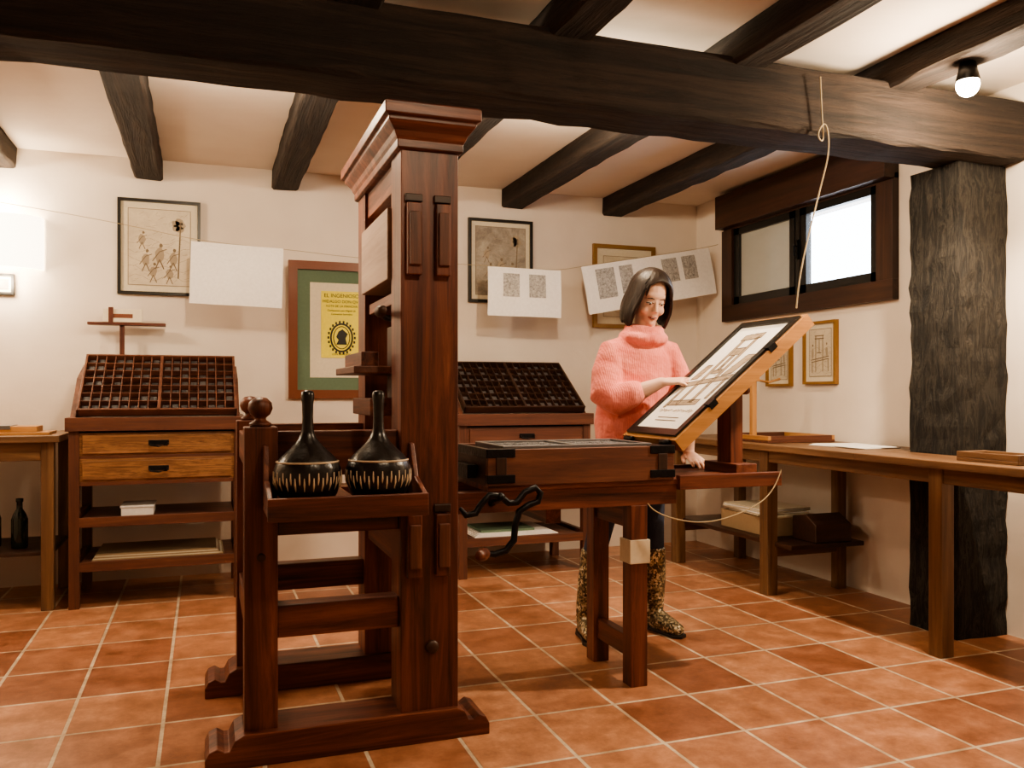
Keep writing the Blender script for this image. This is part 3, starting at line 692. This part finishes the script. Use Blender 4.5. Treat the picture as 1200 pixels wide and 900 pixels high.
# ------------------------------------------------------------------ woman
wom = empty('woman', (1.87, 3.55, 0))
b = B()
b.tube([(1.86, 3.54, 1.0), (1.86, 3.54, .93), (1.86, 3.545, .84)], [(.14, .10), (.165, .115), (.15, .11)], M_JEANS, 20)
b.tube([(1.785, 3.54, .90), (1.75, 3.54, .70), (1.70, 3.53, .50), (1.665, 3.555, .32), (1.645, 3.565, .12)], [.088, .078, .058, .052, .04], M_JEANS, 16)
b.tube([(1.935, 3.54, .90), (1.955, 3.54, .70), (1.965, 3.53, .50), (1.985, 3.555, .32), (1.995, 3.565, .12)], [.088, .078, .058, .052, .04], M_JEANS, 16)
b.finish('jeans_legs', wom, remesh=.010, smooth_it=4)
for (ax, tx, kx) in ((1.645, 1.615, 1.68), (1.995, 2.035, 1.975)):
    b = B()
    b.tube([(kx, 3.545, .40), (kx, 3.55, .36), ((kx+ax)/2, 3.555, .25), (ax, 3.565, .13), (ax, 3.57, .07)], [.064, .066, .060, .048, .045], M_SEQ, 18, cap=.1)
    b.tube([(ax, 3.59, .045), (ax+(tx-ax)*.3, 3.53, .055), (ax+(tx-ax)*.7, 3.46, .042), (tx, 3.40, .035)], [(.036, .042), (.042, .05), (.043, .036), (.03, .026)], M_SEQ, 16)
    b.finish('boot', wom, remesh=.006, smooth_it=4)
    b = B()
    mi = b.mi(M_BLACK)
    out = [(ax-.032, 3.62), (ax+.032, 3.62), (ax+.036+(tx-ax)*.3, 3.53), (tx+.042, 3.45), (tx+.035, 3.40), (tx, 3.378), (tx-.035, 3.40), (tx-.042, 3.45), (ax-.034+(tx-ax)*.3, 3.53)]
    b.prism(out, 'z', 0.0, .016, M_BLACK); b.box(ax-.03, ax+.03, 3.56, 3.62, .0, .03, M_BLACK)
    b.finish('boot_sole', wom, bevel=.003)
# sweater
b = B()
b.tube([(1.86, 3.54, .90), (1.86, 3.54, .98), (1.865, 3.54, 1.08), (1.885, 3.54, 1.20), (1.90, 3.54, 1.29), (1.905, 3.54, 1.345), (1.91, 3.535, 1.385)],
       [(.17, .125), (.178, .132), (.165, .124), (.168, .125), (.165, .115), (.125, .095), (.075, .075)], M_KNIT, 28, cap=.2)
b.tube([(1.84, 3.54, 1.320), (1.765, 3.535, 1.302), (1.725, 3.51, 1.21), (1.700, 3.47, 1.11), (1.730, 3.425, 1.085), (1.79, 3.385, 1.115), (1.815, 3.365, 1.13)], [.065, .070, .072, .076, .072, .060, .048], M_KNIT, 18)
b.tube([(1.97, 3.54, 1.320), (2.045, 3.535, 1.302), (2.09, 3.53, 1.21), (2.12, 3.51, 1.10), (2.11, 3.46, 1.02), (2.09, 3.43, .97)], [.065, .070, .066, .064, .055, .045], M_KNIT, 18)
b.tube([(1.91, 3.53, 1.35), (1.915, 3.525, 1.39), (1.92, 3.52, 1.425)], [(.105, .10), (.095, .09), (.078, .078)], M_KNIT, 24, cap=.1)
for (cx, cy, cz, rr, tk) in ((1.912, 3.515, 1.375, .090, .026), (1.918, 3.520, 1.412, .072, .022)):
    pts = [(cx+rr*math.cos(a*math.pi/8), cy+rr*math.sin(a*math.pi/8), cz+.014*math.sin(a*math.pi/8)) for a in range(17)]
    b.tube(pts, tk, M_KNIT, 10, ref=(0, 0, 1))
b.finish('knitted_sweater', wom, remesh=.007, smooth_it=2)

def hand(name, E, Wp, D, N, curl, mirror=1):
    b = B(); E, Wp, D, N = Vector(E), Vector(Wp), Vector(D).normalized(), Vector(N); N = (N-D*N.dot(D)).normalized(); S = D.cross(N)*mirror
    b.tube([E, E.lerp(Wp, .5), Wp, Wp+D*.015], [.040, .036, (.027, .023), (.027, .019)], M_SKIN, 16, ref=S)
    b.tube([Wp, Wp+D*.03, Wp+D*.06, Wp+D*.088], [(.026, .018), (.033, .016), (.038, .014), (.036, .011)], M_SKIN, 16, ref=S)
    for k, (off, ln) in enumerate(((-.030, .068), (-.010, .078), (.010, .073), (.029, .056))):
        p = Wp+D*(.082 if k in (1, 2) else .076)+S*off; d = (D+S*off*4).normalized(); pts = [p-d*.01, p]; c = curl[k]
        for j, fr in enumerate((.45, .32, .23)):
            ang = c*(.5+.6*j); dd = (d*math.cos(ang)-N*math.sin(ang)).normalized(); p = p+dd*ln*fr; pts.append(p)
        b.tube(pts, [.0092, .0092, .0085, .0078, .0062], M_SKIN, 10, ref=S)
    p = Wp+D*.018-S*.022; pts = [p, p+D*.022-S*.020-N*.006, p+D*.045-S*.030-N*.012, p+D*.066-S*.032-N*.016]
    b.tube(pts, [.013, .0125, .010, .0075], M_SKIN, 10, ref=S)
    return b.finish(name, wom, remesh=.003, smooth_it=2)
hand('right_forearm_hand', (1.77, 3.40, 1.10), (1.895, 3.315, 1.165), (.78, -.60, .08), (-.35, -.1, .93), (.25, .4, .55, .65))
hand('left_forearm_hand', (2.10, 3.45, 1.0), (2.07, 3.38, .845), (-.1, -.95, -.30), (0, -.3, .95), (.15, .2, .25, .3), -1)

# head
HC = Vector((1.935, 3.500, 1.552)); HM = Matrix.Translation(HC) @ Matrix.Rotation(R(-6), 4, 'Z') @ Matrix.Rotation(R(22), 4, 'X') @ Matrix.Rotation(R(5), 4, 'Y')
b = B()
b.tube([(1.91, 3.53, 1.36), (1.92, 3.525, 1.42), (1.932, 3.515, 1.49)], [.056, .05, .05], M_SKIN, 18)
b.M = HM
b.ell((0, .015, .035), (.074, .092, .088), M_SKIN); b.ell((0, -.022, -.02), (.062, .066, .082), M_SKIN)
b.ell((0, -.038, -.065), (.043, .045, .045), M_SKIN); b.ell((0, -.066, -.094), (.020, .018, .017), M_SKIN)
b.ell((.034, -.058, -.035), (.024, .022, .024), M_SKIN); b.ell((-.034, -.058, -.035), (.024, .022, .024), M_SKIN)
b.ell((0, -.060, .032), (.050, .024, .024), M_SKIN)
b.tube([(0, -.080, .012), (0, -.092, -.012), (0, -.102, -.032)], [.007, .008, .010], M_SKIN, 12)
b.ell((.010, -.088, -.035), (.007, .008, .006), M_SKIN); b.ell((-.010, -.088, -.035), (.007, .008, .006), M_SKIN)
for sx in (-1, 1): b.ell((sx*.075, .01, -.01), (.010, .018, .030), M_SKIN)
b.finish('head', wom, remesh=.004, smooth_it=3)
b = B(); b.M = HM
for sx in (-1, 1):
    b.ell((sx*.029, -.074, .001), (.014, .0095, .0050), M_EYEW); b.ell((sx*.029+.001, -.0812, -.001), (.0055, .0035, .0045), M_EYED)
    b.tube([(sx*.013, -.083, .002), (sx*.022, -.0875, .006), (sx*.034, -.086, .006), (sx*.045, -.077, .001)], .0018, M_EYED, 8)
    b.tube([(sx*.014, -.088, .022), (sx*.028, -.090, .027), (sx*.045, -.078, .022)], [.0020, .0025, .0015], M_HAIR, 8)
b.ell((0, -.082, -.066), (.014, .006, .0045), M_EYED); b.ell((0, -.0855, -.065), (.010, .004, .0022), M_MOUTH)
b.tube([(-.021, -.078, -.063), (-.008, -.088, -.060), (0, -.088, -.061), (.008, -.088, -.060), (.021, -.078, -.063)], [.002, .003, .0026, .003, .002], M_LIP, 8)
b.tube([(-.020, -.078, -.065), (-.008, -.086, -.071), (.008, -.086, -.071), (.020, -.078, -.065)], [.002, .0036, .0036, .002], M_LIP, 8)
b.finish('face_features', wom)
# bob hair
b = B(); b.M = HM; NC, NR = 72, 18; mi = b.mi(M_HAIR); grid = []
for i in range(NC):
    ph = -math.pi+2*math.pi*i/NC; 
    pc = ph-.10; a = abs(pc)                     # side parting shifts the opening
    s = min(1, max(0, (a-.80)/.26)); s = s*s*(3-2*s)
    hem = .100-.033*min(1, a/.80)**2+(-.108-.067)*s - .014*max(0, math.cos((a-1.2)))*s + .004*math.sin(ph*13)*s
    col = []
    a_, b_, c_ = .090, .106, .104
    zc = .030
    zrel = hem-zc
    tot_th = math.acos(max(-1, min(1, zrel/c_))) if zrel > 0 else math.pi/2
    down = max(0, -zrel); Ltot = tot_th*.1+down
    for j in range(NR+1):
        l = Ltot*j/NR
        if l <= tot_th*.1:
            th_ = l/.1; x = a_*math.sin(th_)*math.sin(ph); y = -b_*math.sin(th_)*math.cos(ph); z = zc+c_*math.cos(th_)
        else:
            dz = l-tot_th*.1; t = dz/.15; fl = 1+.20*math.sin(min(1, t)*2.4)-.08*t*t
            x = a_*fl*math.sin(ph); y = -b_*fl*math.cos(ph)*(1-.12*t) ; z = zc-dz
        wv = 1+.012*math.sin(ph*17+j*.25)+.008*math.sin(ph*31)
        col.append(b.v((x*wv, y*wv+.008, z)))
    grid.append(col)
for i in range(NC):
    A, C = grid[i], grid[(i+1) % NC]
    for j in range(NR): b.face([A[j], A[j+1], C[j+1], C[j]], mi, True)
bmesh.ops.remove_doubles(b.bm, verts=b.bm.verts[:], dist=.0004)
b.finish('bob_hair', wom, solid=-.012)

# ------------------------------------------------------------------ lamps
def lamp(loc, e, col=(1, .79, .56), r=.04, spot=0, name='ceiling_spotlight'):
    em = empty(name, loc)
    b = B(); x, y, z = loc
    b.lathe([(0, .09), (.03, .09), (.035, .06), (.045, .02), (.043, .018), (.03, .05), (0, .055)], loc, M_BLACK, 20)
    top = 2.404 if spot else ZC-.001
    if z+.086 < top: b.box(x-.006, x+.006, y-.006, y+.006, z+.085, top, M_BLACK)
    b.ell((x, y, z+.004), (.042, .042, .044), M_BULB, 14)
    b.finish('lamp_body', em)
    l = bpy.data.lights.new('lamp_light', 'POINT'); l.energy = e; l.color = col; l.shadow_soft_size = r
    o = bpy.data.objects.new('lamp_light', l); scene.collection.objects.link(o); o.parent = em; o.location = (0, 0, -.085)
    if spot:
        l = bpy.data.lights.new('lamp_beam', 'SPOT'); l.energy = spot; l.color = col; l.shadow_soft_size = r; l.spot_size = R(135); l.spot_blend = .5
        o = bpy.data.objects.new('lamp_beam', l); scene.collection.objects.link(o); o.parent = em; o.location = (0, 0, -.085)
lamp((2.79, 2.52, 2.31), 45, spot=150)
lamp((.10, 3.5, 2.40), 46)
lamp((1.64, 3.55, 2.40), 44)
lamp((-1.55, 4.5, 2.34), 50)
lamp((.9, 1.2, 2.40), 24)  # added lamp out of view, brightens the press front and the woman
for z in (2.20, 1.76):
    l = bpy.data.lights.new('shade_light', 'POINT'); l.energy = 9; l.color = (1, .80, .56); l.shadow_soft_size = .05
    o = bpy.data.objects.new('shade_light', l); scene.collection.objects.link(o); o.parent = sc_e; o.location = (0, -.10, z-1.82)
w = bpy.data.worlds.new('world'); scene.world = w; w.use_nodes = True
w.node_tree.nodes['Background'].inputs[0].default_value = (.84, .92, 1, 1); w.node_tree.nodes['Background'].inputs[1].default_value = 12

# ------------------------------------------------------------------ camera
cam = bpy.data.cameras.new('camera'); co = bpy.data.objects.new('camera', cam); scene.collection.objects.link(co)
co.location = (0, 0, 1.12); co.rotation_euler = (R(90), 0, -math.atan(.36)); cam.lens = 30; cam.sensor_width = 36; cam.shift_y = 10/1200
cam.clip_start = .05
scene.camera = co
try:
    scene.view_settings.view_transform = 'AgX'; scene.view_settings.look = 'AgX - Medium High Contrast'
except Exception as e: print(e)
